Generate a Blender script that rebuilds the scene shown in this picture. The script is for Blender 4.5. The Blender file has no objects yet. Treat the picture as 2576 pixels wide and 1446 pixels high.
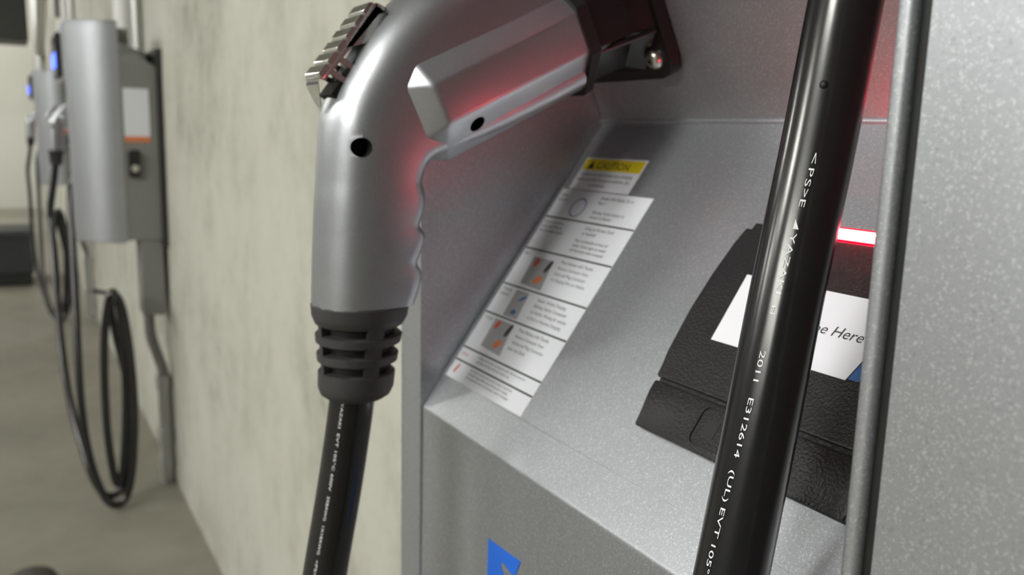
import bpy, bmesh, math, random
from mathutils import Vector, Matrix

random.seed(7)
SC = bpy.context.scene
COL = SC.collection
EYE = 0.85                       # height of the lens above the floor (m); local heights below are relative to it

# ------------------------------------------------------------------ camera
cam_d = bpy.data.cameras.new('camera')
cam = bpy.data.objects.new('camera', cam_d)
COL.objects.link(cam)
RIGHT = Vector((0.86182, -0.50642, 0.02822))
UP = Vector((0.06379, 0.16342, 0.98449))
BACK = Vector((-0.50318, -0.84666, 0.17315))
m = Matrix((RIGHT, UP, BACK)).transposed().to_4x4()
m.translation = Vector((0, 0, EYE))
cam.matrix_world = m
cam_d.sensor_width = 36.0
cam_d.lens = 2150.0 / 2576.0 * 36.0
cam_d.clip_start = 0.01
cam_d.clip_end = 100
cam_d.dof.use_dof = True
cam_d.dof.focus_distance = 0.205
cam_d.dof.aperture_fstop = 19.0
SC.camera = cam

# ------------------------------------------------------------------ world and exposure
w = bpy.data.worlds.new('world')
SC.world = w
w.use_nodes = True
w.node_tree.nodes['Background'].inputs[0].default_value = (0.80, 0.85, 0.80, 1)
w.node_tree.nodes['Background'].inputs[1].default_value = 0.03
SC.view_settings.view_transform = 'Standard'
SC.view_settings.look = 'None'
SC.view_settings.gamma = 1.0
SC.view_settings.use_curve_mapping = False
SC.view_settings.exposure = 0.0
LAMP_STRENGTH = 232.0
RED_FILL_STRENGTH = 340.0

# ------------------------------------------------------------------ materials
MATS = {}
def new_mat(name):
    mt = bpy.data.materials.new(name); mt.use_nodes = True
    nt = mt.node_tree
    b = nt.nodes['Principled BSDF']
    MATS[name] = mt
    return mt, nt, b
def plain(name, col, rough=0.5, metal=0.0, coat=0.0, spec=0.5):
    mt, nt, b = new_mat(name)
    b.inputs['Base Color'].default_value = (*col, 1)
    b.inputs['Roughness'].default_value = rough
    b.inputs['Metallic'].default_value = metal
    b.inputs['Coat Weight'].default_value = coat
    b.inputs['Specular IOR Level'].default_value = spec
    return mt
def emit(name, col, s):
    mt, nt, b = new_mat(name)
    b.inputs['Base Color'].default_value = (0, 0, 0, 1)
    b.inputs['Emission Color'].default_value = (*col, 1)
    b.inputs['Emission Strength'].default_value = s
    return mt
def tex_noise(nt, scale, detail=2.0, vec=None, rough=0.5):
    n = nt.nodes.new('ShaderNodeTexNoise'); n.inputs['Scale'].default_value = scale
    n.inputs['Detail'].default_value = detail; n.inputs['Roughness'].default_value = rough
    if vec: nt.links.new(vec, n.inputs['Vector'])
    return n
def ramp(nt, src, stops):
    r = nt.nodes.new('ShaderNodeValToRGB')
    while len(r.color_ramp.elements) < len(stops): r.color_ramp.elements.new(0.5)
    for e, (p, c) in zip(r.color_ramp.elements, stops):
        e.position = p; e.color = (*c, 1)
    nt.links.new(src, r.inputs[0])
    return r
def objco(nt, scale=(1, 1, 1)):
    tc = nt.nodes.new('ShaderNodeTexCoord'); mp = nt.nodes.new('ShaderNodeMapping')
    mp.inputs['Scale'].default_value = scale
    nt.links.new(tc.outputs['Object'], mp.inputs['Vector'])
    return mp.outputs['Vector']

def flake_paint(name, lo, hi, rough, metal, flake_scale, bump, coat=0.25):
    mt, nt, b = new_mat(name)
    v = objco(nt)
    vor = nt.nodes.new('ShaderNodeTexVoronoi'); vor.inputs['Scale'].default_value = flake_scale
    nt.links.new(v, vor.inputs['Vector'])
    sep = nt.nodes.new('ShaderNodeSeparateColor'); nt.links.new(vor.outputs['Color'], sep.inputs[0])
    n2 = tex_noise(nt, flake_scale * 0.4, 2.0, v)
    mx = nt.nodes.new('ShaderNodeMath'); mx.operation = 'MULTIPLY_ADD'
    nt.links.new(sep.outputs[0], mx.inputs[0]); mx.inputs[1].default_value = 0.50
    nt.links.new(n2.outputs[0], mx.inputs[2])
    mid = tuple(a + (b - a) * 0.45 for a, b in zip(lo, hi))
    r = ramp(nt, mx.outputs[0], [(0.25, lo), (0.55, mid), (0.95, mid), (1.0, hi)])
    nt.links.new(r.outputs[0], b.inputs['Base Color'])
    b.inputs['Metallic'].default_value = metal
    b.inputs['Roughness'].default_value = rough
    b.inputs['Coat Weight'].default_value = coat
    b.inputs['Coat Roughness'].default_value = 0.22
    bp = nt.nodes.new('ShaderNodeBump'); bp.inputs['Strength'].default_value = bump
    bp.inputs['Distance'].default_value = 0.0004
    nt.links.new(mx.outputs[0], bp.inputs['Height'])
    nt.links.new(bp.outputs[0], b.inputs['Normal'])
    return mt
flake_paint('silver_paint', (0.29, 0.302, 0.33), (0.60, 0.62, 0.66), 0.45, 0.85, 3200, 0.07, 0.10)
flake_paint('grey_enamel', (0.20, 0.20, 0.195), (0.25, 0.25, 0.245), 0.5, 0.2, 1500, 0.05, 0.1)
flake_paint('reader_plastic', (0.008, 0.008, 0.009), (0.024, 0.024, 0.026), 0.40, 0.0, 2800, 0.6, 0.0)
flake_paint('connector_plastic', (0.39, 0.405, 0.435), (0.46, 0.475, 0.51), 0.38, 0.86, 2600, 0.03, 0.06)
MATS['reader_plastic'].node_tree.nodes['Principled BSDF'].inputs['Specular IOR Level'].default_value = 0.3
plain('chrome', (0.80, 0.81, 0.80), 0.07, 1.0)
plain('screw_steel', (0.62, 0.60, 0.55), 0.28, 1.0)
plain('galvanised', (0.55, 0.56, 0.55), 0.38, 0.9)
plain('rubber', (0.032, 0.032, 0.033), 0.55)
plain('rubber_core', (0.008, 0.008, 0.009), 0.6)
plain('cable_jacket', (0.008, 0.008, 0.009), 0.21, 0.0, 0.0, 0.6)
plain('holster_black', (0.007, 0.007, 0.007), 0.24)
plain('hole_black', (0.004, 0.004, 0.004), 0.6)
plain('cable_print', (0.88, 0.89, 0.90), 0.9)
plain('label_white', (0.74, 0.76, 0.82), 0.45)
plain('label_bright', (0.86, 0.87, 0.94), 0.45)
plain('print_black', (0.02, 0.022, 0.022), 0.5)
plain('print_green_black', (0.02, 0.025, 0.022), 0.5)
plain('print_red', (0.62, 0.11, 0.07), 0.5)
plain('print_orange', (0.66, 0.20, 0.07), 0.5)
plain('print_blue', (0.03, 0.12, 0.36), 0.5)
plain('print_grey', (0.36, 0.36, 0.38), 0.5)
plain('caution_yellow', (0.84, 0.66, 0.015), 0.45)
plain('logo_blue', (0.008, 0.13, 0.68), 0.4)
plain('white_conduit', (0.82, 0.83, 0.82), 0.4)
plain('dark_steel', (0.018, 0.019, 0.017), 0.6)
plain('bin_plastic', (0.035, 0.038, 0.042), 0.5)
plain('brown_leather', (0.028, 0.020, 0.015), 0.6)
plain('sole_rubber', (0.02, 0.018, 0.017), 0.7)
plain('lamp_housing', (0.75, 0.75, 0.73), 0.5)
plain('end_wall_paint', (0.84, 0.84, 0.79), 0.8)
emit('red_fill', (1.0, 0.02, 0.05), RED_FILL_STRENGTH)
emit('red_led_face', (1.0, 0.42, 0.50), 3.2)
emit('red_led_lens', (1.0, 0.0, 0.03), 1.3)
emit('blue_led', (0.08, 0.16, 1.0), 3.2)
emit('lamp_tube', (1.0, 0.99, 0.93), LAMP_STRENGTH)

def concrete(name, stops, sc_big, stretch, bump):
    mt, nt, b = new_mat(name)
    v = objco(nt, stretch)
    n1 = tex_noise(nt, sc_big, 6.0, v, 0.62)
    n2 = tex_noise(nt, sc_big * 7, 4.0, objco(nt), 0.6)
    mx = nt.nodes.new('ShaderNodeMath'); mx.operation = 'MULTIPLY_ADD'
    nt.links.new(n2.outputs[0], mx.inputs[0]); mx.inputs[1].default_value = 0.35
    nt.links.new(n1.outputs[0], mx.inputs[2])
    r = ramp(nt, mx.outputs[0], stops)
    nt.links.new(r.outputs[0], b.inputs['Base Color'])
    b.inputs['Roughness'].default_value = 0.85
    bp = nt.nodes.new('ShaderNodeBump'); bp.inputs['Strength'].default_value = bump
    bp.inputs['Distance'].default_value = 0.01
    nt.links.new(mx.outputs[0], bp.inputs['Height']); nt.links.new(bp.outputs[0], b.inputs['Normal'])
    return mt
concrete('wall_concrete', [(0.40, (0.25, 0.245, 0.20)), (0.55, (0.40, 0.395, 0.34)), (0.72, (0.50, 0.495, 0.435)), (0.9, (0.53, 0.525, 0.465))], 5.0, (1, 1.2, 0.9), 0.25)
concrete('floor_concrete', [(0.45, (0.175, 0.165, 0.132)), (0.65, (0.235, 0.223, 0.182)), (0.85, (0.285, 0.272, 0.228))], 1.6, (1, 1, 1), 0.1)
MATS['floor_concrete'].node_tree.nodes['Principled BSDF'].inputs['Roughness'].default_value = 0.5
concrete('ceiling_concrete', [(0.45, (0.34, 0.34, 0.32)), (0.85, (0.46, 0.46, 0.43))], 1.2, (1, 1, 1), 0.1)

# ------------------------------------------------------------------ mesh helpers
def put(name, bm, mat, parent=None, smooth=None, lift=True):
    """link a bmesh as one mesh object; heights are lens-relative when lift"""
    if lift:
        bmesh.ops.translate(bm, verts=bm.verts, vec=(0, 0, EYE))
    bmesh.ops.recalc_face_normals(bm, faces=bm.faces)
    me = bpy.data.meshes.new(name)
    bm.to_mesh(me); bm.free()
    if smooth is not None:
        me.shade_smooth()
        me.set_sharp_from_angle(angle=math.radians(smooth))
    me.materials.append(MATS[mat])
    o = bpy.data.objects.new(name, me)
    COL.objects.link(o)
    if smooth is not None and len(me.polygons) < 4000:
        md = o.modifiers.new('even_normals', 'WEIGHTED_NORMAL'); md.keep_sharp = True; md.weight = 100
    if parent is not None: child(o, parent)
    return o
def child(o, parent):
    o.parent = parent
    o.matrix_parent_inverse = world_of(parent).inverted()
def world_of(o):
    if o.parent is None: return Matrix.Translation(o.location)
    return Matrix.Identity(4)
def empty(name, loc, label, cat, group=None):
    o = bpy.data.objects.new(name, None); o.empty_display_size = 0.05
    COL.objects.link(o); o.location = loc
    tag(o, label, cat, group)
    return o
def tag(o, label, cat, group=None):
    o['label'] = label; o['category'] = cat
    if group: o['group'] = group
    return o
def structure(o): o['kind'] = 'structure'; return o

def add_box(bm, x0, x1, y0, y1, z0, z1):
    r = bmesh.ops.create_cube(bm, size=1.0)
    for v in r['verts']:
        v.co = Vector((x0 if v.co.x < 0 else x1, y0 if v.co.y < 0 else y1, z0 if v.co.z < 0 else z1))
    return r['verts']
def bevel(bm, off, seg=2):
    bmesh.ops.bevel(bm, geom=list(bm.edges), offset=off, segments=seg, profile=0.5, affect='EDGES', clamp_overlap=True)
def add_prism(bm, pts, vec):
    """polygon of 3D points extruded by vec"""
    vec = Vector(vec)
    a = [bm.verts.new(Vector(p)) for p in pts]
    b = [bm.verts.new(Vector(p) + vec) for p in pts]
    n = len(pts)
    fa = bm.faces.new(a); fb = bm.faces.new(list(reversed(b)))
    for i in range(n):
        bm.faces.new((a[i], b[i], b[(i + 1) % n], a[(i + 1) % n]))
    return a + b
def box_bm(x0, x1, y0, y1, z0, z1, bev=0.0):
    bm = bmesh.new(); add_box(bm, x0, x1, y0, y1, z0, z1)
    if bev: bevel(bm, bev)
    return bm
def prism_y(poly, y0, y1, bev=0.0):
    bm = bmesh.new(); add_prism(bm, [(x, y0, z) for x, z in poly], (0, y1 - y0, 0))
    if bev: bevel(bm, bev)
    return bm
def prism_z(poly, z0, z1, bev=0.0):
    bm = bmesh.new(); add_prism(bm, [(x, y, z0) for x, y in poly], (0, 0, z1 - z0))
    if bev: bevel(bm, bev)
    return bm
def sheet(line, th):
    """closed polygon of a 2D polyline thickened to its left by th"""
    n = len(line); out = []
    for i in range(n):
        p = Vector(line[i])
        d = Vector((0, 0))
        ns = []
        if i > 0: e = (p - Vector(line[i - 1])).normalized(); ns.append(Vector((-e.y, e.x)))
        if i < n - 1: e = (Vector(line[i + 1]) - p).normalized(); ns.append(Vector((-e.y, e.x)))
        nn = sum(ns, Vector((0, 0))).normalized()
        k = th / max(0.4, nn.dot(ns[0]))
        out.append(tuple(p + nn * k))
    return list(line) + out[::-1]
def fillet(a, b, c, r, seg=5):
    a, b, c = Vector(a), Vector(b), Vector(c)
    u = (a - b).normalized(); v = (c - b).normalized()
    ang = u.angle(v); d = r / math.tan(ang / 2)
    p0 = b + u * d; p1 = b + v * d
    cen = b + (u + v).normalized() * (r / math.sin(ang / 2))
    out = []
    a0 = p0 - cen; a1 = p1 - cen
    tot = a0.angle_signed(a1)
    for i in range(seg + 1):
        q = a0.copy(); q.rotate(Matrix.Rotation(-tot * i / seg, 2))
        out.append(tuple(cen + q))
    return out
def frames(path):
    n = len(path); T = []
    for i in range(n):
        T.append((path[min(i + 1, n - 1)] - path[max(i - 1, 0)]).normalized())
    ref = Vector((0, 1, 0)) if abs(T[0].y) < 0.9 else Vector((1, 0, 0))
    N = (ref - T[0] * ref.dot(T[0])).normalized(); out = []
    for i in range(n):
        N = (N - T[i] * N.dot(T[i])).normalized()
        out.append((T[i], N, T[i].cross(N)))
    return out
def add_tube(bm, path, rad, seg=20, cap=True):
    path = [Vector(p) for p in path]
    fr = frames(path); rings = []
    for i, p in enumerate(path):
        r = rad[i] if isinstance(rad, (list, tuple)) else rad
        rings.append([bm.verts.new(p + fr[i][1] * math.cos(2 * math.pi * k / seg) * r + fr[i][2] * math.sin(2 * math.pi * k / seg) * r) for k in range(seg)])
    for a, b in zip(rings, rings[1:]):
        for k in range(seg):
            bm.faces.new((a[k], a[(k + 1) % seg], b[(k + 1) % seg], b[k]))
    if cap:
        bm.faces.new(rings[0]); bm.faces.new(list(reversed(rings[-1])))
def tube_bm(path, rad, seg=20):
    bm = bmesh.new(); add_tube(bm, path, rad, seg); return bm
def catmull(pts, sub):
    pts = [Vector(p) for p in pts]
    P = [pts[0] * 2 - pts[1]] + pts + [pts[-1] * 2 - pts[-2]]
    out = []
    for i in range(1, len(P) - 2):
        p0, p1, p2, p3 = P[i - 1:i + 3]
        for k in range(sub):
            t = k / sub
            out.append(0.5 * ((2 * p1) + (p2 - p0) * t + (2 * p0 - 5 * p1 + 4 * p2 - p3) * t * t + (3 * p1 - p0 - 3 * p2 + p3) * t ** 3))
    out.append(pts[-1])
    return out
def loft(bm, rings, cap=True):
    vr = [[bm.verts.new(p) for p in r] for r in rings]
    n = len(vr[0])
    for a, b in zip(vr, vr[1:]):
        for k in range(n):
            bm.faces.new((a[k], a[(k + 1) % n], b[(k + 1) % n], b[k]))
    if cap:
        bm.faces.new(vr[0]); bm.faces.new(list(reversed(vr[-1])))
def cut(obj, cutters):
    """subtract cutter bmeshes (lens-relative heights) from obj"""
    tmp = []
    obj.modifiers.clear()
    for c in cutters:
        bmesh.ops.translate(c, verts=c.verts, vec=(0, 0, EYE))
        bmesh.ops.recalc_face_normals(c, faces=c.faces)
        me = bpy.data.meshes.new('cutter'); c.to_mesh(me); c.free()
        me.materials.append(MATS['hole_black'])
        co = bpy.data.objects.new('cutter', me); COL.objects.link(co); tmp.append(co)
        md = obj.modifiers.new('cut', 'BOOLEAN'); md.operation = 'DIFFERENCE'; md.object = co; md.solver = 'EXACT'; md.material_mode = 'TRANSFER'
    dg = bpy.context.evaluated_depsgraph_get(); dg.update()
    new = bpy.data.meshes.new_from_object(obj.evaluated_get(dg))
    obj.modifiers.clear()
    old = obj.data; obj.data = new; new.name = old.name
    bpy.data.meshes.remove(old)
    for c in tmp:
        me = c.data; bpy.data.objects.remove(c); bpy.data.meshes.remove(me)
TEXT_CACHE = {}
def text_geo(s, extend=1.0):
    """flat text geometry, cap height 1, starting at x=0, baseline y=0"""
    key = s
    if key not in TEXT_CACHE:
        cu = bpy.data.curves.new('txt', 'FONT'); cu.body = s; cu.size = 1.0; cu.resolution_u = 3
        o = bpy.data.objects.new('txt', cu); COL.objects.link(o)
        dg = bpy.context.evaluated_depsgraph_get(); dg.update()
        me = o.evaluated_get(dg).to_mesh()
        vs = [(v.co.x / 0.70, v.co.y / 0.70) for v in me.vertices]
        fs = [tuple(p.vertices) for p in me.polygons]
        o.evaluated_get(dg).to_mesh_clear()
        bpy.data.objects.remove(o); bpy.data.curves.remove(cu)
        x0 = min([v[0] for v in vs] or [0]); vs = [(x - x0, y) for x, y in vs]
        TEXT_CACHE[key] = (vs, fs, max([v[0] for v in vs] or [0]))
    return TEXT_CACHE[key]
def add_text(bm, s, fn, cap, width=None, shear=0.0):
    """write s: fn(x, y) maps text plane (metres) to 3D; width forces the total length"""
    vs, fs, wd = text_geo(s)
    kx = cap if width is None else width / wd
    vv = [bm.verts.new(fn(x * kx + shear * y * cap, y * cap)) for x, y in vs]
    for f in fs:
        try: bm.faces.new([vv[i] for i in f])
        except ValueError: pass
    return wd * kx
def add_poly(bm, pts):
    try: bm.faces.new([bm.verts.new(Vector(p)) for p in pts])
    except ValueError: pass

# ------------------------------------------------------------------ the place: walls, floor, ceiling
WALL_X = 0.315
FLOOR = -EYE
CEIL = 1.55
def room_box(name, x0, x1, y0, y1, z0, z1, mat):
    return structure(put(name, box_bm(x0, x1, y0, y1, z0, z1), mat))
room_box('floor', -9.0, WALL_X + 0.2, -6.0, 11.0, FLOOR - 0.1, FLOOR, 'floor_concrete')
room_box('ceiling', -9.0, WALL_X + 0.2, -6.0, 11.0, CEIL, CEIL + 0.1, 'ceiling_concrete')
wall_r = room_box('wall_right', WALL_X, WALL_X + 0.2, -6.0, 11.0, FLOOR, CEIL, 'wall_concrete')
room_box('wall_far', -9.0, WALL_X, 10.0, 10.2, FLOOR, CEIL, 'end_wall_paint')
room_box('wall_left', -9.2, -9.0, -6.0, 11.2, FLOOR, CEIL, 'ceiling_concrete')
room_box('wall_back', -9.0, WALL_X, -6.2, -6.0, FLOOR, CEIL, 'ceiling_concrete')

# ------------------------------------------------------------------ fluorescent lamps (the room's light)
lamp_spots = [(-1.75, 0.10), (-3.1, 1.9), (-1.75, 5.6), (-1.75, 7.8), (-1.3, 9.3),  # last one on this line is added, out of view, to brighten the end wall
              (-4.3, -1.5), (-4.3, -0.75), (-4.3, 0.0), (-4.6, 3.9), (-4.3, 6.1)]
names = ['opposite the near station, inner row', 'between the inner and outer rows', 'past the middle station, inner row', 'before the overhead duct', 'added to brighten the end wall',
         'at the rear end of the outer row', 'second from the rear in the outer row', 'third from the rear in the outer row', 'in the outer row past the middle station', 'in the outer row by the farthest station']
for i, (lx, ly) in enumerate(lamp_spots):
    root = empty('fluorescent_lamp', (lx, ly, CEIL + EYE), 'white twin-tube ceiling lamp ' + names[i], 'lamp', 'ceiling lamps')
    put('housing', box_bm(lx - 0.07, lx + 0.07, ly - 0.36, ly + 0.36, CEIL - 0.05, CEIL, 0.004), 'lamp_housing', root)
    for dx in (-0.038, 0.038):
        put('tube', tube_bm([(lx + dx, ly - 0.33, CEIL - 0.075), (lx + dx, ly + 0.33, CEIL - 0.075)], 0.014, 12), 'lamp_tube', root, 60)
        for ey in (-0.345, 0.345):
            put('socket', box_bm(lx + dx - 0.016, lx + dx + 0.016, ly + ey - 0.01, ly + ey + 0.01, CEIL - 0.095, CEIL - 0.05, 0.002), 'lamp_housing', root)

# ------------------------------------------------------------------ charging station
FX = 0.1544                      # front face
A = Vector((FX, -0.1194)); B = Vector((0.2466, 0.0084))
TS = (B - A).normalized(); NS = Vector((-TS.y, TS.x))
TILT = math.radians(26.5)
AX = Vector((-math.cos(TILT), -math.sin(TILT))); PX = Vector((-math.sin(TILT), math.cos(TILT)))
Y_CHEEK = 0.335
Y_COV = 0.0945
CH0 = Vector((0.221, 0.056))     # where the connector axis meets the holster panel (x, z)
YK = 0.300                       # plane of the connector
def sl(y, s, off=0.0):           # point on the sloped reader panel
    q = A + TS * s + NS * off
    return Vector((q.x, y, q.y))
def slab(pts, o0, o1, bev=0.0):
    bm = bmesh.new()
    d = NS * (o1 - o0)
    add_prism(bm, [sl(y, s, o0) for y, s in pts], (d.x, 0, d.y))
    if bev: bevel(bm, bev)
    return bm
def hp(y, v, off=0.0):           # point on the holster panel plane: v up the panel from the connector axis, off outwards
    q = CH0 + PX * v + AX * off
    return Vector((q.x, y, q.y))
Z_BOT, Z_TOP, Z_BOX = -0.258, 0.222, 0.158

STATION_LABELS = ['near silver charging station with red light bar and swipe card reader',
                  'silver charging station on wall behind the grey and black connector',
                  'distant silver charging station, farthest along the wall']
st = empty('charging_station', (WALL_X, 0.17, EYE + Z_BOT), STATION_LABELS[0], 'charging station', 'charging stations along the wall')

# far side wall of the recess (a hollow cheek 20 mm thick)
cheek_poly = [(FX - 0.0012, Z_BOT), (FX - 0.0012, 0.088), (0.128, 0.10), (0.128, Z_TOP), (WALL_X - 0.012, Z_TOP - 0.06), (WALL_X - 0.012, Z_BOT)]
put('side_panel', prism_y(cheek_poly, Y_CHEEK, 0.3555, 0.0012), 'silver_paint', st, 40)
# bent front sheet: lower front, fold, reader slope
line = [(FX, Z_BOT), (FX, A.y - 0.0036)] + fillet((FX, Z_BOT), tuple(A), tuple(B), 0.0030, 6) + [tuple(A + TS * 0.0036), tuple(A + TS * 0.006), tuple(B + TS * -0.0004)]
put('front_panel', prism_y(sheet(line, -0.0016), 0.088, Y_CHEEK - 0.0003), 'silver_paint', st, 25)
# holster panel leaning out over the slope
h0 = B + PX * 0.0004; h1 = B + PX * 0.10
put('holster_panel', prism_y(sheet([tuple(h0), tuple(h1)], -0.0016), 0.088, Y_CHEEK - 0.0003, 0.0003), 'silver_paint', st, 25)
bm = bmesh.new()
add_tube(bm, [(B.x - 0.0002, 0.088, B.y), (B.x - 0.0002, Y_CHEEK, B.y)], 0.0011, 10)
put('seam_bead', bm, 'silver_paint', st, 60)
# hood above the recess with the display
put('hood', prism_y([(h1.x, h1.y), (0.132, 0.098), (0.128, 0.102), (0.128, Z_TOP), (0.30, Z_TOP - 0.055), (0.30, 0.10)], 0.088, Y_CHEEK - 0.0003, 0.0012), 'silver_paint', st, 40)
dp = put('display_bezel', box_bm(0.1165, 0.1285, 0.150, 0.292, 0.106, 0.204, 0.003), 'reader_plastic', st, 40)
put('status_light', box_bm(0.1135, 0.1170, 0.165, 0.277, 0.128, 0.160, 0.001), 'blue_led', dp)
put('display_glass', box_bm(0.1145, 0.1170, 0.165, 0.277, 0.168, 0.196, 0.0008), 'holster_black', dp)
# enclosure against the wall
put('enclosure', prism_y([(0.2275, Z_BOT + 0.004), (0.2275, Z_BOX), (0.262, Z_BOX), (0.303, Z_BOX - 0.028), (0.303, Z_BOT + 0.004)], -0.008, 0.0885, 0.0015), 'grey_enamel', st, 40)
put('back_panel', prism_y([(0.262, Z_BOT), (0.262, Z_BOX), (0.303, Z_BOX - 0.028), (0.303, Z_BOT)], 0.0886, 0.3349, 0.001), 'grey_enamel', st, 40)
put('wall_bracket', box_bm(0.303, WALL_X, -0.020, 0.352, Z_BOT - 0.01, Z_BOX + 0.012, 0.001), 'dark_steel', st)
# quarter-round cover at the near end with its rolled rim
R_COV = 0.0985
cc = Vector((0.2285, Y_COV - 0.0052))
arc = [(cc.x - R_COV * math.cos(t), cc.y - R_COV * math.sin(t)) for t in [math.radians(90 * i / 24) for i in range(25)]]
poly = arc + [(arc[-1][0], arc[-1][1] + 0.002)] + [(cc.x - (R_COV - 0.002) * math.cos(t), cc.y - (R_COV - 0.002) * math.sin(t)) for t in [math.radians(90 * i / 24) for i in range(24, -1, -1)]]
cov = put('cover', prism_z(poly, Z_BOT, Z_TOP), 'silver_paint', st, 30)
put('cover_cap', prism_z(arc + [(cc.x, cc.y)], Z_TOP - 0.003, Z_TOP - 0.0005), 'grey_enamel', cov, 30)
put('cover_base', prism_z(arc + [(cc.x, cc.y)], Z_BOT + 0.0005, Z_BOT + 0.003), 'grey_enamel', cov, 30)
rx = cc.x - R_COV
put('cover_edge', tube_bm([(rx + 0.0016, Y_COV - 0.0002, Z_BOT), (rx + 0.0016, Y_COV - 0.0002, Z_TOP)], 0.0019, 16), 'silver_paint', cov, 60)
put('cover_return', box_bm(rx + 0.0016, 0.262, Y_COV - 0.0018, Y_COV + 0.0002, Z_BOT, Z_TOP - 0.004), 'grey_enamel', cov)
put('cover_groove', box_bm(rx + 0.0021, rx + 0.004, Y_COV - 0.0052, Y_COV - 0.0017, Z_BOT + 0.001, Z_TOP - 0.001), 'hole_black', cov)
# label, warning strip and lock on the near side of the enclosure
lb = put('side_label', box_bm(0.2335, 0.286, -0.0086, -0.0078, -0.022, 0.082), 'label_white', st)
put('warning_strip', box_bm(0.2335, 0.286, -0.0087, -0.0078, -0.034, -0.0225), 'print_orange', lb)
lk = put('padlock_body', box_bm(0.238, 0.262, -0.022, -0.008, -0.112, -0.052, 0.004), 'holster_black', st)
put('lock_cylinder', tube_bm([(0.250, -0.0225, -0.092), (0.250, -0.0245, -0.092)], 0.008, 18), 'screw_steel', lk, 40)
# bracket, junction box and cable hook below
put('lower_bracket', box_bm(0.256, 0.303, -0.004, 0.075, -0.430, Z_BOT + 0.004, 0.002), 'grey_enamel', st)
put('hook_strap', box_bm(0.1560, 0.159, 0.06, 0.10, -0.44, Z_BOT, 0.001), 'galvanised', st)
hk = catmull([(0.1575, 0.080, -0.378), (0.170, 0.060, -0.378), (0.190, 0.020, -0.378), (0.190, -0.060, -0.378), (0.190, -0.100, -0.376), (0.190, -0.112, -0.358)], 6)
put('cable_hook', tube_bm(hk, 0.005, 12), 'dark_steel', st, 50)

# overlay plate carrying the reader and the instructions
ov = put('overlay_plate', slab([(0.0885, 0.0165), (0.3345, 0.0165), (0.3345, 0.1192), (0.0885, 0.1192)], 0.0, 0.0008, 0.0002), 'silver_paint', st, 25)

# ---- card reader
YR = 0.1665
half = [(0.0403, 0.0332), (0.0420, 0.045), (0.0437, 0.060), (0.0446, 0.076), (0.0440, 0.090), (0.0424, 0.103), (0.0408, 0.1128)]
def reader_poly(s0, s1, inset=0.0):
    def hw(s):
        for (h0_, a0), (h1_, a1) in zip(half, half[1:]):
            if a0 <= s <= a1: return h0_ + (h1_ - h0_) * (s - a0) / (a1 - a0) - inset
        return half[0][0] - inset if s < half[0][1] else half[-1][0] - inset
    ss = [s0] + [a for _, a in half if s0 + 0.002 < a < s1 - 0.002] + [s1]
    return [(YR + hw(s), s) for s in ss] + [(YR - hw(s), s) for s in reversed(ss)]
cr = put('card_reader', slab(reader_poly(0.0332, 0.1128, 0.0008), 0.0008, 0.0030, 0.0004), 'reader_plastic', st, 40)
put('reader_top', slab(reader_poly(0.0507, 0.1096), 0.0030, 0.0046, 0.0007), 'reader_plastic', cr, 40)
base = put('reader_lip', slab(reader_poly(0.0330, 0.0494), 0.0030, 0.0044, 0.0007), 'reader_plastic', cr, 40)
def rrect(y0, y1, s0, s1, r, skew=0.0, n=4):
    out = []
    for (cy, cs, a0) in ((y1 - r, s1 - r, 0), (y0 + r, s1 - r, 90), (y0 + r, s0 + r, 180), (y1 - r, s0 + r, 270)):
        for i in range(n + 1):
            t = math.radians(a0 + 90 * i / n)
            s = cs + r * math.sin(t)
            out.append((cy + r * math.cos(t) + skew * (s - s0), s))
    return out
cut(base, [slab(rrect(0.1500, 0.1834, 0.0352, 0.0476, 0.0026), 0.00385, 0.006)])
base.data.shade_smooth(); base.data.set_sharp_from_angle(angle=math.radians(40))
put('lip_insert', slab(rrect(0.1503, 0.1831, 0.0355, 0.0473, 0.0024), 0.0031, 0.0042, 0.0002), 'reader_plastic', cr, 40)
put('sensor_window', slab(rrect(0.1750, 0.1800, 0.0382, 0.0442, 0.0005), 0.0042, 0.00435), 'hole_black', cr)
lt = put('light_bar', slab(rrect(0.134, 0.199, 0.1100, 0.1143, 0.0006), 0.0024, 0.0042, 0.0002), 'red_led_lens', cr)
put('light_core', slab(rrect(0.1345, 0.1985, 0.1103, 0.1140, 0.0004), 0.0042, 0.00435), 'red_led_face', lt)
bm = bmesh.new()          # added emitter on the bar, tilted to light the holster panel red
add_poly(bm, [sl(0.135, 0.1127, 0.0048), sl(0.198, 0.1127, 0.0048), sl(0.198, 0.1142, 0.0034), sl(0.135, 0.1142, 0.0034)])
put('panel_glow', bm, 'red_fill', lt)
put('light_shield', slab([(0.1335, 0.1143), (0.1995, 0.1143), (0.1995, 0.1150), (0.1335, 0.1150)], 0.0008, 0.0036, 0.0001), 'red_led_lens', lt)  # added ledge, blocks bar light from the slope and paints a red fringe
sw = put('swipe_label', slab([(0.1955, 0.0680), (0.1960, 0.0926), (0.1372, 0.0926), (0.1445, 0.0680)], 0.0046, 0.00475), 'label_bright', cr)
bm = bmesh.new()
y_end = 0.1456
wd = 0.0238
add_text(bm, 'Swipe Here', lambda x, y: sl(y_end + wd - x, 0.0793 + y, 0.00482), 0.0032, wd, 0.22)
put('swipe_print', bm, 'print_black', sw)
bm = bmesh.new()   # blue mark at the corner of the label
add_poly(bm, [sl(0.1440, 0.0685, 0.00468), sl(0.1405, 0.0685, 0.00468), sl(0.1350, 0.0900, 0.00468), sl(0.1376, 0.0900, 0.00468)])
put('label_mark', bm, 'print_blue', sw)

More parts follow.
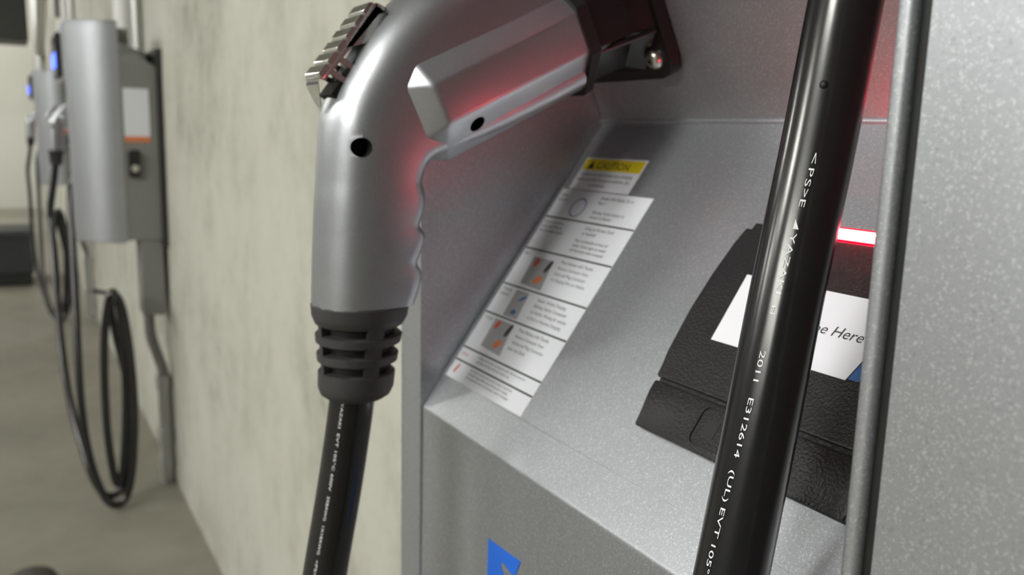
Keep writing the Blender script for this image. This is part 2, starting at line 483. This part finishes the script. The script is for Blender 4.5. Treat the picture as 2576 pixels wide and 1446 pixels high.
# ---- instruction sticker
Y0, Y1 = 0.3312, 0.2664
OFF = 0.00098
ins = put('instruction_label', slab([(Y0, 0.0172), (Y0, 0.1186), (Y1, 0.1186), (Y1, 0.0172)], 0.0008, 0.00092), 'label_white', st)
def line_s(bm, y0, y1, s, th=0.0004, off=OFF):
    add_poly(bm, [sl(y0, s - th, off), sl(y1, s - th, off), sl(y1, s + th, off), sl(y0, s + th, off)])
bm = bmesh.new()
for s in (0.1031, 0.0857, 0.0663, 0.0510, 0.0324, 0.0259):
    line_s(bm, Y0, Y1, s)
def block(rows, y, s, cap, pitch, width=None):
    for i, t in enumerate(rows):
        if not t: continue
        wmax = text_geo(t)[2] * cap
        kw = cap if width is None else min(cap, cap * width / wmax)
        add_text(bm, t, lambda a, b, i=i: sl(y - a, s - i * pitch + b, OFF), cap, text_geo(t)[2] * kw)
block(['Green', 'Indicator'], 0.3296, 0.1148, 0.0015, 0.0027)
block(['Steady: Unit Ready, Go to', 'Step 1', '', 'Blinking: Authorization or', 'Session in Reader'], 0.2992, 0.1152, 0.0015, 0.00245, 0.0300)
block(['Using a contactless', 'credit card? Place it', 'near the reader symbol'], 0.3296, 0.1000, 0.0014, 0.0024, 0.0270)
block(['Using an Access Card', '      or Keyfob?'], 0.2975, 0.0997, 0.0016, 0.0026, 0.0260)
block(['Place card/keyfob in front of', 'reader. Green light on reader', 'will illuminate when accepted'], 0.2992, 0.0934, 0.0014, 0.0024, 0.0305)
block(['Step 1'], 0.3293, 0.0826, 0.0015, 0.0024)
block(['Press Release with Thumb,', 'Remove Connector from', 'Dock and Plug Connector', 'to Charging Port on Vehicle'], 0.2992, 0.0820, 0.0015, 0.0029, 0.0300)
block(['Charging', 'Indicator'], 0.3290, 0.0635, 0.0015, 0.0026)
block(['Steady: Vehicle Charging', 'Blinking: Station Connected', 'to Vehicle, Waiting for vehicle', 'to Start or Resume Charging'], 0.2992, 0.0628, 0.0015, 0.0029, 0.0305)
block(['To Stop'], 0.3290, 0.0480, 0.0015, 0.0024)
block(['Press Release with Thumb,', 'Remove Connector from', 'Vehicle and Plug Connector', 'back into Dock'], 0.2992, 0.0477, 0.0015, 0.0029, 0.0300)
block(['Unplug vehicle before opening the cover. See the manual for', 'warnings and safety information before use.'], 0.3145, 0.0300, 0.0011, 0.0019, 0.0430)
block(['Use only with vehicles that meet the connector standard for', 'this station. Keep children away while the unit is charging.', 'Do not use if the cord or the connector is worn or damaged.'], 0.3150, 0.0237, 0.0010, 0.0018, 0.0440)
put('label_print', bm, 'print_green_black', ins)
# little pictures on the sticker
def blob(bm, y, s, ry, rs, rot=0.0, n=14, off=OFF + 0.00006):
    pts = []
    for i in range(n):
        t = 2 * math.pi * i / n
        a, b = ry * math.cos(t), rs * math.sin(t)
        pts.append(sl(y + a * math.cos(rot) - b * math.sin(rot), s + a * math.sin(rot) + b * math.cos(rot), off))
    add_poly(bm, pts)
bm = bmesh.new()
for s0 in (0.0672, 0.0345):
    add_poly(bm, [sl(0.3190, s0 + 0.0012, OFF), sl(0.3015, s0 + 0.0003, OFF), sl(0.3050, s0 + 0.0150, OFF), sl(0.3205, s0 + 0.0150, OFF)])
add_poly(bm, [sl(0.3170, 0.0520, OFF), sl(0.3055, 0.0520, OFF), sl(0.3075, 0.0650, OFF), sl(0.3180, 0.0650, OFF)])
put('picture_ground', bm, 'print_grey', ins)
for s0 in (0.0672, 0.0345):
    bm = bmesh.new(); blob(bm, 0.3161, s0 + 0.0125, 0.0017, 0.0023, 0.4); put('picture_red', bm, 'print_red', ins)
    bm = bmesh.new(); blob(bm, 0.3080, s0 + 0.0046, 0.0030, 0.0019, -0.5); put('picture_orange', bm, 'print_orange', ins)
    bm = bmesh.new(); blob(bm, 0.3058, s0 + 0.0118, 0.0015, 0.0034, 0.3); put('picture_black', bm, 'print_black', ins)
bm = bmesh.new()
add_text(bm, 'Notice', lambda a, b: sl(0.3286 - a, 0.0288 + b, OFF), 0.0014, 0.0055)
add_poly(bm, [sl(0.3275, 0.0205, OFF), sl(0.3262, 0.0195, OFF), sl(0.3245, 0.0240, OFF), sl(0.3258, 0.0245, OFF)])
put('notice_print', bm, 'print_red', ins)
bm = bmesh.new()
blob(bm, 0.3098, 0.0618, 0.0028, 0.0008, -0.6); blob(bm, 0.3108, 0.0547, 0.0020, 0.0012, 0.0)
put('picture_blue', bm, 'print_blue', ins)
bm = bmesh.new()                                                    # ring symbol
n = 28
for i in range(n):
    t0, t1 = 2 * math.pi * i / n, 2 * math.pi * (i + 1) / n
    add_poly(bm, [sl(0.3114 + r_ * 1.05 * math.cos(t), 0.1097 + r_ * math.sin(t), OFF) for r_, t in ((0.0044, t0), (0.0050, t0), (0.0050, t1), (0.0044, t1))])
put('picture_ring', bm, 'print_blue', ins)
# ---- caution sticker
ca = put('caution_label', slab([(0.3287, 0.1196), (0.3287, 0.1370), (0.2846, 0.1370), (0.2846, 0.1196)], 0.0, 0.00014), 'label_bright', st)
put('caution_band', slab([(0.3280, 0.1302), (0.3280, 0.1363), (0.2853, 0.1363), (0.2853, 0.1302)], 0.00014, 0.0002), 'caution_yellow', ca)
bm = bmesh.new()
add_poly(bm, [sl(0.3240, 0.1310, 0.00026), sl(0.3195, 0.1310, 0.00026), sl(0.32175, 0.1353, 0.00026)])
add_text(bm, 'CAUTION', lambda a, b: sl(0.3175 - a, 0.1312 + b, 0.00026), 0.0036, 0.0230)
for i, (t, y) in enumerate((('To reduce the risk of shock use a charging', 0.3268), ('station cord that is in good condition, dry', 0.3268), ('and unbroken.', 0.3150))):
    add_text(bm, t, lambda a, b, i=i, y=y: sl(y - a, 0.1272 - i * 0.0028 + b, 0.0002), 0.0016, 0.0385 if i < 2 else 0.0120)
put('caution_print', bm, 'print_black', ca)
# ---- blue emblem on the lower front
bm = bmesh.new()
e = FX - 0.00025
outer = [(0.2722, -0.1550), (0.2478, -0.1535), (0.2515, -0.1612), (0.2545, -0.1612), (0.2602, -0.1598), (0.2625, -0.1608), (0.2612, -0.1632), (0.2560, -0.1668), (0.2535, -0.1700), (0.2590, -0.1790), (0.2722, -0.1830)]
add_prism(bm, [(e, y, z) for y, z in outer], (0.0003, 0, 0))
put('blue_emblem', bm, 'logo_blue', st)

# ---- holster (black dock the connector is pushed into)
bm = bmesh.new()
n8 = []
HW = 0.0325
pts = []
for (cy, cv, a0) in ((YK + HW - 0.007, HW - 0.007, 0), (YK - HW + 0.007, HW - 0.007, 90), (YK - HW + 0.007, -HW + 0.007, 180), (YK + HW - 0.007, -HW + 0.007, 270)):
    for i in range(6):
        t = math.radians(a0 + 90 * i / 5)
        pts.append((cy + 0.007 * math.cos(t), cv + 0.007 * math.sin(t)))
add_prism(bm, [hp(y, v, -0.001) for y, v in pts], (AX.x * 0.0055, 0, AX.y * 0.0055))
bevel(bm, 0.0008, 2)
ho = put('holster', bm, 'holster_black', st, 40)
def octa(hy, hv, cy_, cv_, vc=0.0):
    """octagon: half width hy (Y), half height hv, chamfers cy_ / cv_"""
    return [(YK - hy, vc - hv + cv_), (YK - hy, vc + hv - cv_), (YK - hy + cy_, vc + hv), (YK + hy - cy_, vc + hv),
            (YK + hy, vc + hv - cv_), (YK + hy, vc - hv + cv_), (YK + hy - cy_, vc - hv), (YK - hy + cy_, vc - hv)]
bm = bmesh.new()
loft(bm, [[hp(y, v, 0.004) for y, v in octa(0.0300, 0.0275, 0.014, 0.016, -0.001)],
          [hp(y, v, 0.012) for y, v in octa(0.0255, 0.0225, 0.012, 0.013, -0.001)],
          [hp(y, v, 0.030) for y, v in octa(0.0245, 0.0215, 0.012, 0.013, -0.001)]])
put('collar', bm, 'holster_black', ho, 20)
bm = bmesh.new()
loft(bm, [[hp(y, v, 0.029) for y, v in octa(0.0262, 0.0245, 0.014, 0.0155, -0.0012)],
          [hp(y, v, 0.0345) for y, v in octa(0.0268, 0.0250, 0.014, 0.0155, -0.0012)]])
put('gasket', bm, 'rubber_core', ho, 20)
bm = bmesh.new()
for sgn in (-1, 1):
    add_tube(bm, [hp(YK - 0.0205, 0.0 + sgn * 0.0115, 0.030), hp(YK - 0.0300, sgn * 0.0135 + 0.001, 0.005)], 0.0012, 8)
put('ridge', bm, 'holster_black', ho, 50)
for sy in (-1, 1):
    for sv in (-1, 1):
        y, v = YK + sy * (HW - 0.0085), sv * (HW - 0.0085)
        bm = bmesh.new()
        add_tube(bm, [hp(y, v, 0.0045), hp(y, v, 0.0058), hp(y, v, 0.0070), hp(y, v, 0.0076)], [0.0042, 0.0041, 0.0031, 0.0016], 24)
        sc_ = put('screw', bm, 'screw_steel', ho, 60)
        put('socket', tube_bm([hp(y, v, 0.0070), hp(y, v, 0.0078)], 0.0012, 6), 'hole_black', sc_)

# ------------------------------------------------------------------ charging connector
CON_LABELS = ['grey pistol-grip connector with chrome release lever plugged into the near station',
              'grey connector hanging in the dock of the middle station',
              'grey connector in the dock of the farthest station']
co = empty('charging_connector', (0.111, YK, EYE - 0.0627), CON_LABELS[0], 'connector', 'connectors')
stations = [  # back point, front point (x, z), half thickness, back radius, front radius
    ((0.0957, -0.0628), (0.1272, -0.0620), 0.0168), ((0.0958, -0.0600), (0.1290, -0.0575), 0.0169), ((0.0959, -0.0565), (0.1300, -0.0530), 0.0170),
    ((0.0961, -0.0520), (0.1298, -0.0498), 0.0170), ((0.0962, -0.0487), (0.1284, -0.0466), 0.0170), ((0.0964, -0.0440), (0.1300, -0.0424), 0.0170),
    ((0.0966, -0.0400), (0.1314, -0.0382), 0.0170), ((0.0968, -0.0365), (0.1308, -0.0354), 0.0170), ((0.0969, -0.0335), (0.1292, -0.0327), 0.0170),
    ((0.0971, -0.0290), (0.1306, -0.0286), 0.0170), ((0.0973, -0.0250), (0.1314, -0.0247), 0.0170), ((0.0976, -0.0210), (0.1311, -0.0210), 0.0170),
    ((0.0979, -0.0175), (0.1300, -0.0176), 0.0170), ((0.0982, -0.0127), (0.1304, -0.0143), 0.0171), ((0.0988, -0.0040), (0.1320, -0.0108), 0.0172),
    ((0.1002, 0.0070), (0.1346, -0.0082), 0.0174), ((0.1034, 0.0158), (0.1400, -0.0060), 0.0176), ((0.1074, 0.0230), (0.1465, -0.0036), 0.0178),
    ((0.1140, 0.0338), (0.1570, 0.0006), 0.0180), ((0.1230, 0.0445), (0.1690, 0.0058), 0.0183), ((0.1360, 0.0555), (0.1800, 0.0110), 0.0187),
    ((0.1540, 0.0640), (0.1900, 0.0158), 0.0190), ((0.1730, 0.0705), (0.1985, 0.0200), 0.0190)]
def section(b, f, h, rb=0.0155, rf=0.0065, n=9):
    b3 = Vector((b[0], 0, b[1])); f3 = Vector((f[0], 0, f[1]))
    w_ = (f3 - b3).length; e_ = (f3 - b3) / w_
    rb = min(rb, w_ * 0.5); out = []
    def P(t, y): q = b3 + e_ * t; return Vector((q.x, YK + y, q.z))
    for i in range(n):                        # back round, near side to far side
        a_ = math.pi * (i / (n - 1))
        out.append(P(rb - rb * math.sin(a_), -h * math.cos(a_)))
    for i in range(6):                        # front corner, far side
        a_ = math.pi / 2 * i / 5
        out.append(P(w_ - rf + rf * math.sin(a_), (h - rf) + rf * math.cos(a_)))
    for i in range(6):                        # front corner, near side
        a_ = math.pi / 2 * i / 5
        out.append(P(w_ - rf + rf * math.cos(a_), -(h - rf) - rf * math.sin(a_)))
    return out
stations = [((b[0] - 0.0016, b[1]), (f[0] + 0.0013, f[1]), h + 0.0008) for b, f, h in stations]
def dens(lst, sub=3):
    pts = catmull([(b[0], b[1], 0) for b, f, h in lst], sub)
    ptf = catmull([(f[0], f[1], h) for b, f, h in lst], sub)
    return [((p.x, p.y), (q.x, q.y), q.z) for p, q in zip(pts, ptf)]
bm = bmesh.new()
loft(bm, [section(*s_) for s_ in dens(stations)])
shell = put('handle_shell', bm, 'connector_plastic', co, 50)
# octagonal sleeve around the nose
VC = -0.0014
bm = bmesh.new()
rings = []
for u, hy, hv, cy_, cv_ in ((0.1075, 0.0172, 0.0170, 0.006, 0.0072), (0.0995, 0.0258, 0.0222, 0.0135, 0.0150), (0.0335, 0.0262, 0.0224, 0.0135, 0.0148)):
    rings.append([hp(y, v, u) for y, v in octa(hy, hv, cy_, cv_, VC)])
loft(bm, rings)
bevel(bm, 0.0012, 3)
sleeve = put('nose_sleeve', bm, 'connector_plastic', co, 35)
# screw holes
h1c = Vector((0.1068, 0, -0.0050))
q = hp(0.277, -0.0163, 0.0872)
nrm = Vector((PX.x * -0.68, -0.73, PX.y * -0.68)).normalized()
cut(sleeve, [tube_bm([q + nrm * 0.01, q - nrm * 0.009], 0.0033, 28)])
cut(shell, [tube_bm([(h1c.x, 0.270, h1c.z), (h1c.x, 0.2925, h1c.z)], 0.0034, 28), tube_bm([q + nrm * 0.01, q - nrm * 0.009], 0.0033, 28)])
for o in (shell, sleeve):
    o.data.shade_smooth(); o.data.set_sharp_from_angle(angle=math.radians(38))
put('hole_screw', tube_bm([(h1c.x, 0.2922, h1c.z), (h1c.x, 0.2905, h1c.z)], 0.0026, 16), 'rubber_core', shell)
put('hole_screw', tube_bm([q - nrm * 0.0088, q - nrm * 0.0082], 0.0025, 16), 'rubber_core', sleeve)
# chrome release lever with ribs
L0 = Vector((0.0944, 0.0188)); L1 = Vector((0.1138, 0.0452)); LD = (L1 - L0).normalized(); LN = Vector((-LD.y, LD.x)); LL = (L1 - L0).length
def lp(t, o, y): qq = L0 + LD * t + LN * o; return Vector((qq.x, y, qq.y))
LW = 0.0074
bm = bmesh.new()
prof = [(-0.0010, -0.0004), (0.002, -0.0008), (LL - 0.002, -0.0008), (LL + 0.0010, -0.0016), (LL + 0.0022, -0.0060), (LL + 0.0008, -0.0066), (LL - 0.002, -0.0042), (0.0035, -0.0030), (0.0004, -0.0028)]
add_prism(bm, [lp(t, o, YK - LW) for t, o in prof], (0, 2 * LW, 0))
bevel(bm, 0.0004, 2)
lever = put('release_lever', bm, 'chrome', co, 40)
nr = 6
for i in range(nr):
    t0 = LL * (i + 0.015) / nr; t1 = LL * (i + 0.985) / nr
    bm = bmesh.new()
    add_prism(bm, [lp(t, o, YK - LW - 0.0003) for t, o in ((t0, -0.0022), (t0, -0.0003), (t0 + 0.0008, 0.0006), (t1 - 0.0008, 0.0006), (t1, -0.0003), (t1, -0.0022))], (0, 2 * LW + 0.0006, 0))
    bevel(bm, 0.0004, 3)
    put('rib', bm, 'chrome', lever, 50)
bm = bmesh.new()
loft(bm, [[lp(t - d_, o - d_ * 0.6, YK - hw), lp(t, o, YK - hw), lp(t, o, YK + hw), lp(t - d_, o - d_ * 0.6, YK + hw)] for t, o, hw, d_ in
          ((0.0012, 0.0000, LW, 0.0014), (-0.0010, -0.0012, LW * 0.92, 0.0013), (-0.0038, -0.0048, LW * 0.6, 0.0011), (-0.0058, -0.0080, LW * 0.32, 0.0009), (-0.0074, -0.0092, LW * 0.12, 0.0006))])
bevel(bm, 0.0002, 2)
put('lever_tip', bm, 'chrome', lever, 40)
for sgn in (-1, 1):
    bm = bmesh.new()
    add_prism(bm, [lp(t, o, YK + sgn * (LW - 0.0010)) for t, o in ((LL * 0.42, -0.002), (LL, -0.002), (LL + 0.001, -0.0095), (LL * 0.85, -0.0085), (LL * 0.60, -0.0065))], (0, sgn * 0.0010, 0))
    put('skirt', bm, 'chrome', lever, 30)
    for t in (0.0030, 0.0085):
        bm = bmesh.new()
        add_prism(bm, [lp(a_, o, YK + sgn * (LW - 0.0012)) for a_, o in ((t, -0.002), (t + 0.0022, -0.002), (t + 0.0030, -0.0105), (t + 0.0012, -0.0105))], (0, sgn * 0.0010, 0))
        put('strut', bm, 'chrome', lever, 30)
bm = bmesh.new()
loft(bm, [[lp(t, o, YK + y_) for y_, o in ((-0.0068, -0.0150), (-0.0068, -0.0062 - 0.0012), (0.0068, -0.0062 - 0.0012), (0.0068, -0.0150))] for t in (-0.002, LL * 0.5, LL + 0.002)])
put('lever_slot_shade', bm, 'hole_black', co)  # solid black pad painting in the shade of the open slot
# ribbed rubber strain relief
def bt(z):            # boot axis x and half sizes at height z
    k = (-0.0625 - z) / 0.0375
    return 0.1122 - 0.0022 * k, 0.0180 - 0.0046 * k, 0.0182 - 0.0048 * k
def boot_ring(z, grow=0.0, n=40):
    x, a_, b_ = bt(z)
    return [Vector((x + (a_ + grow) * math.cos(2 * math.pi * i / n), YK + (b_ + grow) * math.sin(2 * math.pi * i / n), z)) for i in range(n)]
def boot_part(zs, grows):
    bm = bmesh.new(); loft(bm, [boot_ring(z, g) for z, g in zip(zs, grows)]); return bm
boot = put('strain_relief', boot_part([-0.0623, -0.0630, -0.0672, -0.0682, -0.0700, -0.0706], [-0.0002, 0.0004, 0.0004, 0.0, -0.0006, -0.0014]), 'rubber', co, 40)
put('inner_core', boot_part([-0.0690, -0.0960], [-0.0042, -0.0042]), 'rubber_core', boot, 40)
for z0, z1 in ((-0.0736, -0.0778), (-0.0808, -0.0850)):
    put('ring', boot_part([z0, z0 - 0.0007, z1 + 0.0007, z1], [-0.0012, -0.0003, -0.0003, -0.0012]), 'rubber', boot, 40)
put('end_ring', boot_part([-0.0880, -0.0887, -0.0945, -0.0972, -0.0988, -0.0994], [-0.0012, -0.0003, 0.0002, -0.0006, -0.0026, -0.0042]), 'rubber', boot, 40)
for ang, dw in ((-88, 0.20), (-172, 0.08), (20, 0.20), (110, 0.20)):
    a0 = math.radians(ang); bm = bmesh.new(); rings = []
    for z in (-0.0690, -0.0800, -0.0900):
        x, a_, b_ = bt(z); ring = []
        for da, g in ((-dw, -0.0050), (-dw, -0.0007), (0.0, -0.0004), (dw, -0.0007), (dw, -0.0050)):
            ring.append(Vector((x + (a_ + g) * math.cos(a0 + da), YK + (b_ + g) * math.sin(a0 + da), z)))
        rings.append(ring)
    loft(bm, rings)
    put('web', bm, 'rubber', boot, 40)

# ------------------------------------------------------------------ charging cable (from the hood, down, over the hook, back up to the connector)
CR = 0.00850
CAB_LABELS = ['black cable printed with white lettering hanging from the near station',
              'black cable looped over the hook below the middle station',
              'black cable looped below the farthest station']
c_top = Vector((0.1723, 0.1408, 0.0338)); c_bot = Vector((0.1405, 0.1324, -0.0994))
ctl = [c_top + (c_top - c_bot) * 0.62, c_top + (c_top - c_bot) * 0.3, c_top, c_top.lerp(c_bot, 0.25) + Vector((0.0004, 0, 0)), c_top.lerp(c_bot, 0.5) + Vector((0.0002, 0.0003, 0)), c_top.lerp(c_bot, 0.75), c_bot,
       c_top.lerp(c_bot, 1.25), (0.1262, 0.123, -0.175), (0.1215, 0.06, -0.344), (0.1150, -0.02, -0.599), (0.1230, -0.06, -0.725), (0.1440, -0.09, -0.810), (0.1680, -0.105, -0.834), (0.1920, -0.100, -0.815), (0.2090, -0.095, -0.734),
       (0.2170, -0.092, -0.596), (0.2110, -0.088, -0.458), (0.2020, -0.078, -0.386), (0.1900, -0.070, -0.364), (0.1780, -0.066, -0.378), (0.1640, -0.070, -0.480), (0.1600, -0.078, -0.650), (0.1680, -0.086, -0.768),
       (0.1790, -0.088, -0.790), (0.1910, -0.085, -0.735), (0.2020, -0.075, -0.600), (0.2040, -0.062, -0.460), (0.1985, -0.050, -0.385), (0.1890, -0.044, -0.362), (0.1830, -0.036, -0.385), (0.1920, -0.030, -0.460), (0.2120, -0.040, -0.600),
       (0.2100, -0.060, -0.740), (0.1880, -0.070, -0.805), (0.1600, -0.066, -0.826), (0.1380, -0.056, -0.806), (0.1180, -0.025, -0.745), (0.0960, 0.060, -0.621), (0.0900, 0.160, -0.482), (0.0920, 0.250, -0.320), (0.0910, 0.290, -0.250),
       (0.0920, 0.3, -0.205), (0.0974, 0.3, -0.1696), (0.1029, 0.3, -0.1386), (0.1062, 0.3, -0.1182), (0.1088, 0.3, -0.0996), (0.1098, 0.3, -0.088)]
cpath = catmull(ctl, 8)
cab = put('charging_cable', tube_bm(cpath, CR, 40), 'cable_jacket', None, 60)
tag(cab, CAB_LABELS[0], 'cable', 'charging cables')
# the printed line along the cable
T_ = (c_bot - c_top).normalized()
facing = Vector((-0.155, -0.137, 0.033)); facing = (facing - T_ * facing.dot(T_)).normalized()
side = T_.cross(facing)
if side.dot(RIGHT) < 0: side = -side
def on_cable(py):        # py runs 0..1446 down the visible length
    z = c_top.z + (c_bot.z - c_top.z) * (py / 1446.0)
    for p, q in zip(cpath, cpath[1:]):
        if p.z >= z >= q.z: return p.lerp(q, (p.z - z) / (p.z - q.z))
    return c_top
def cab_map(py0, f0):
    scale = (c_bot - c_top).length / 1446.0
    def fn(x, y):
        py = py0 + x / scale
        frac = -0.02 - 0.60 * (py - 410) / 1036.0 if py > 410 else -0.02
        th = math.asin(max(-0.9, min(0.9, frac))) + (y - 0.0006) / CR
        return on_cable(py) + (facing * math.cos(th) + side * math.sin(th)) * (CR + 0.00022)
    return fn
scale = (c_bot - c_top).length / 1446.0
bm = bmesh.new()
for s_, p0, p1, cap in (('<', 404, 430, 0.0013), ('P', 442, 462, 0.0012), ('S', 468, 486, 0.0012), ('>', 492, 512, 0.0013), ('E', 518, 536, 0.0012), ('YAZAKI', 600, 748, 0.00125), ('H', 778, 798, 0.0011),
                   ('2011', 888, 962, 0.00125), ('E312614', 1004, 1150, 0.00125), ('(UL)', 1182, 1260, 0.00125), ('EVT', 1276, 1350, 0.00125), ('105°C', 1368, 1470, 0.00125)):
    add_text(bm, s_, cab_map(p0, 0), cap, (p1 - p0) * scale)
f = cab_map(566, 0)
add_poly(bm, [f(0, 0.0001), f(24 * scale, 0.0001), f(24 * scale, 0.0013)])
put('cable_lettering', bm, 'cable_print', cab)
bm = bmesh.new()          # the small nick in the upper jacket
fcen = on_cable(240)
nk = facing * math.cos(-0.16) + side * math.sin(-0.16)
bmesh.ops.create_icosphere(bm, subdivisions=2, radius=0.0011, matrix=Matrix.Translation(fcen + nk * (CR - 0.0004)))
put('jacket_nick', bm, 'rubber_core', cab, 60)
# lettering on the connector end
bm = bmesh.new()
seg = catmull([(0.1098, 0.3, -0.094), (0.1088, 0.3, -0.0996), (0.1062, 0.3, -0.1182), (0.1029, 0.3, -0.1386), (0.0974, 0.3, -0.1696), (0.0920, 0.3, -0.205)], 10)
acc = [0.0]
for a_, b_ in zip(seg, seg[1:]): acc.append(acc[-1] + (b_ - a_).length)
fc2 = Vector((-0.32, -0.94, 0.1))
def end_map(x, y, start=[0.0]):
    dd = start[0] + x
    for i in range(len(acc) - 1):
        if acc[i + 1] >= dd or i == len(acc) - 2:
            t = (dd - acc[i]) / max(1e-9, acc[i + 1] - acc[i]); p = seg[i].lerp(seg[i + 1], t); tg = (seg[i + 1] - seg[i]).normalized(); break
    ff = (fc2 - tg * fc2.dot(tg)).normalized(); ss = tg.cross(ff)
    if ss.dot(RIGHT) < 0: ss = -ss
    th = -0.40 - 0.10 * dd / 0.08 + (y - 0.0006) / CR
    return p + (ff * math.cos(th) + ss * math.sin(th)) * (CR + 0.00022)
st_ = 0.006
for s_ in ('YAZAKI', 'EVT 105°C 600V', '3X8AWG', '1X18AWG', '<PS>E', 'YAZAKI H'):
    L_ = 0.0016 * len(s_)
    add_text(bm, s_, lambda x, y, o=st_: end_map(x + o, y), 0.0010, L_)
    st_ += L_ + 0.0022
put('end_lettering', bm, 'cable_print', cab)

# ------------------------------------------------------------------ the two stations farther along the wall
def copy_tree(o, dy, parent=None):
    c = o.copy(); COL.objects.link(c)
    if parent is None:
        c.location = o.location + Vector((0, dy, 0))
    else:
        c.parent = parent
        c.matrix_parent_inverse = o.matrix_parent_inverse.copy()
    for ch in [x for x in ORIG if x.parent == o]:
        copy_tree(ch, dy, c)
    return c
ORIG = list(bpy.data.objects)
SP = 2.09
for k in (1, 2):
    for src, labs in ((st, STATION_LABELS), (co, CON_LABELS), (cab, CAB_LABELS)):
        c = copy_tree(src, SP * k)
        c['label'] = labs[k]

# ------------------------------------------------------------------ conduits on the wall by the middle station
def pipe(name, path, r, mat, label, cat='conduit', group='wall conduits', sub=6):
    o = put(name, tube_bm(catmull(path, sub), r, 16), mat, None, 60)
    tag(o, label, cat, group); return o
for k, lab in ((1, 'middle'), (2, 'farthest')):
    dy = SP * k
    root = empty('wall_conduit', (0.300, dy + 0.03, 0.0), 'grey steel conduit dropping from the %s station to the floor' % lab, 'conduit', 'wall conduits')
    put('flexible_hose', tube_bm(catmull([(0.272, dy + 0.035, -0.42), (0.273, dy + 0.035, -0.48), (0.285, dy + 0.035, -0.53), (0.296, dy + 0.03, -0.57), (0.297, dy + 0.03, -0.60)], 6), 0.012, 14), 'grey_enamel', root, 60)
    put('pipe', tube_bm([(0.297, dy + 0.03, -0.60), (0.297, dy + 0.03, FLOOR)], 0.016, 16), 'galvanised', root, 60)
    for zz in (-0.60, -0.735, -0.80):
        put('coupling', tube_bm([(0.297, dy + 0.03, zz - 0.016), (0.297, dy + 0.03, zz + 0.016)], 0.019, 16), 'galvanised', root, 40)
    pipe('white_riser', [(0.290, dy + 0.40, 0.05), (0.290, dy + 0.40, 0.8), (0.290, dy + 0.40, CEIL)], 0.022, 'white_conduit', 'white conduit rising on the wall just behind the %s station' % lab)
    pipe('grey_riser', [(0.302, dy + 0.25, Z_BOX + 0.014), (0.302, dy + 0.25, 0.8), (0.302, dy + 0.25, CEIL)], 0.011, 'galvanised', 'thin grey conduit beside the white one above the %s station' % lab)

# ------------------------------------------------------------------ far end of the garage
dk = empty('ceiling_duct', (-0.9, 8.0, EYE + 0.7), 'dark overhead duct under the ceiling at the far end', 'duct')
put('duct_body', box_bm(-2.4, 0.24, 8.2, 8.8, 0.66, 1.2, 0.01), 'dark_steel', dk)
for dx in (-2.1, -0.4):
    put('hanger', tube_bm([(dx, 8.5, 1.2), (dx, 8.5, CEIL)], 0.012, 10), 'galvanised', dk)
br = empty('pipe_brace', (0.25, 6.0, EYE + 0.5), 'grey diagonal pipe brace on the wall at the far end', 'pipe')
put('upright', tube_bm([(0.25, 6.6, -0.2), (0.25, 6.6, 1.0)], 0.035, 12), 'galvanised', br, 60)
put('diagonal', tube_bm([(0.25, 6.55, 0.46), (0.25, 5.4, 0.95)], 0.03, 12), 'galvanised', br, 60)
o = put('drain_pipe', tube_bm([(0.29, 4.95, 0.52), (0.29, 4.95, CEIL)], 0.024, 12), 'dark_steel', None, 60)
tag(o, 'dark pipe dropping from the ceiling behind the middle station', 'pipe')
bn = empty('storage_bin', (-0.02, 5.3, 0.0), 'dark grey bin standing on the floor at the far end', 'bin')
put('body', box_bm(-0.17, 0.105, 5.15, 5.50, -0.79, -0.60, 0.012), 'bin_plastic', bn, 40)
put('lid', box_bm(-0.18, 0.115, 5.14, 5.51, -0.60, -0.555, 0.010), 'bin_plastic', bn, 40)
put('base', box_bm(-0.16, 0.095, 5.17, 5.48, FLOOR, -0.79, 0.006), 'dark_steel', bn, 40)

# shoe tip on the floor at the lower left
sh = empty('shoe', (-0.005, 1.64, 0.0), 'toe of a dark brown shoe on the concrete floor', 'shoe')
def shoe_ring(y, hw, z0, zt, n=18):
    return [Vector((-0.005 + hw * math.cos(2 * math.pi * i / n), y, z0 + (zt - z0) * (0.5 + 0.5 * math.sin(2 * math.pi * i / n)))) for i in range(n)]
bm = bmesh.new()
loft(bm, [shoe_ring(y - 0.085, hw, FLOOR + 0.012, FLOOR + zt) for y, hw, zt in ((1.790, 0.010, 0.028), (1.783, 0.026, 0.042), (1.765, 0.038, 0.055), (1.73, 0.045, 0.064), (1.68, 0.046, 0.075), (1.62, 0.040, 0.098), (1.56, 0.036, 0.125), (1.52, 0.034, 0.135), (1.505, 0.020, 0.12))])
put('upper', bm, 'brown_leather', sh, 60)
bm = bmesh.new()
pts = [(0.0, 1.796), (0.028, 1.788), (0.043, 1.765), (0.049, 1.72), (0.048, 1.67), (0.040, 1.60), (0.038, 1.53), (0.025, 1.498)]
pts = [(x, y - 0.085) for x, y in pts]
pts = [(x - 0.005, y) for x, y in pts] + [(-x - 0.005, y) for x, y in reversed(pts[1:])]
add_prism(bm, [(x, y, FLOOR) for x, y in pts], (0, 0, 0.016))
put('sole', bm, 'sole_rubber', sh, 40)
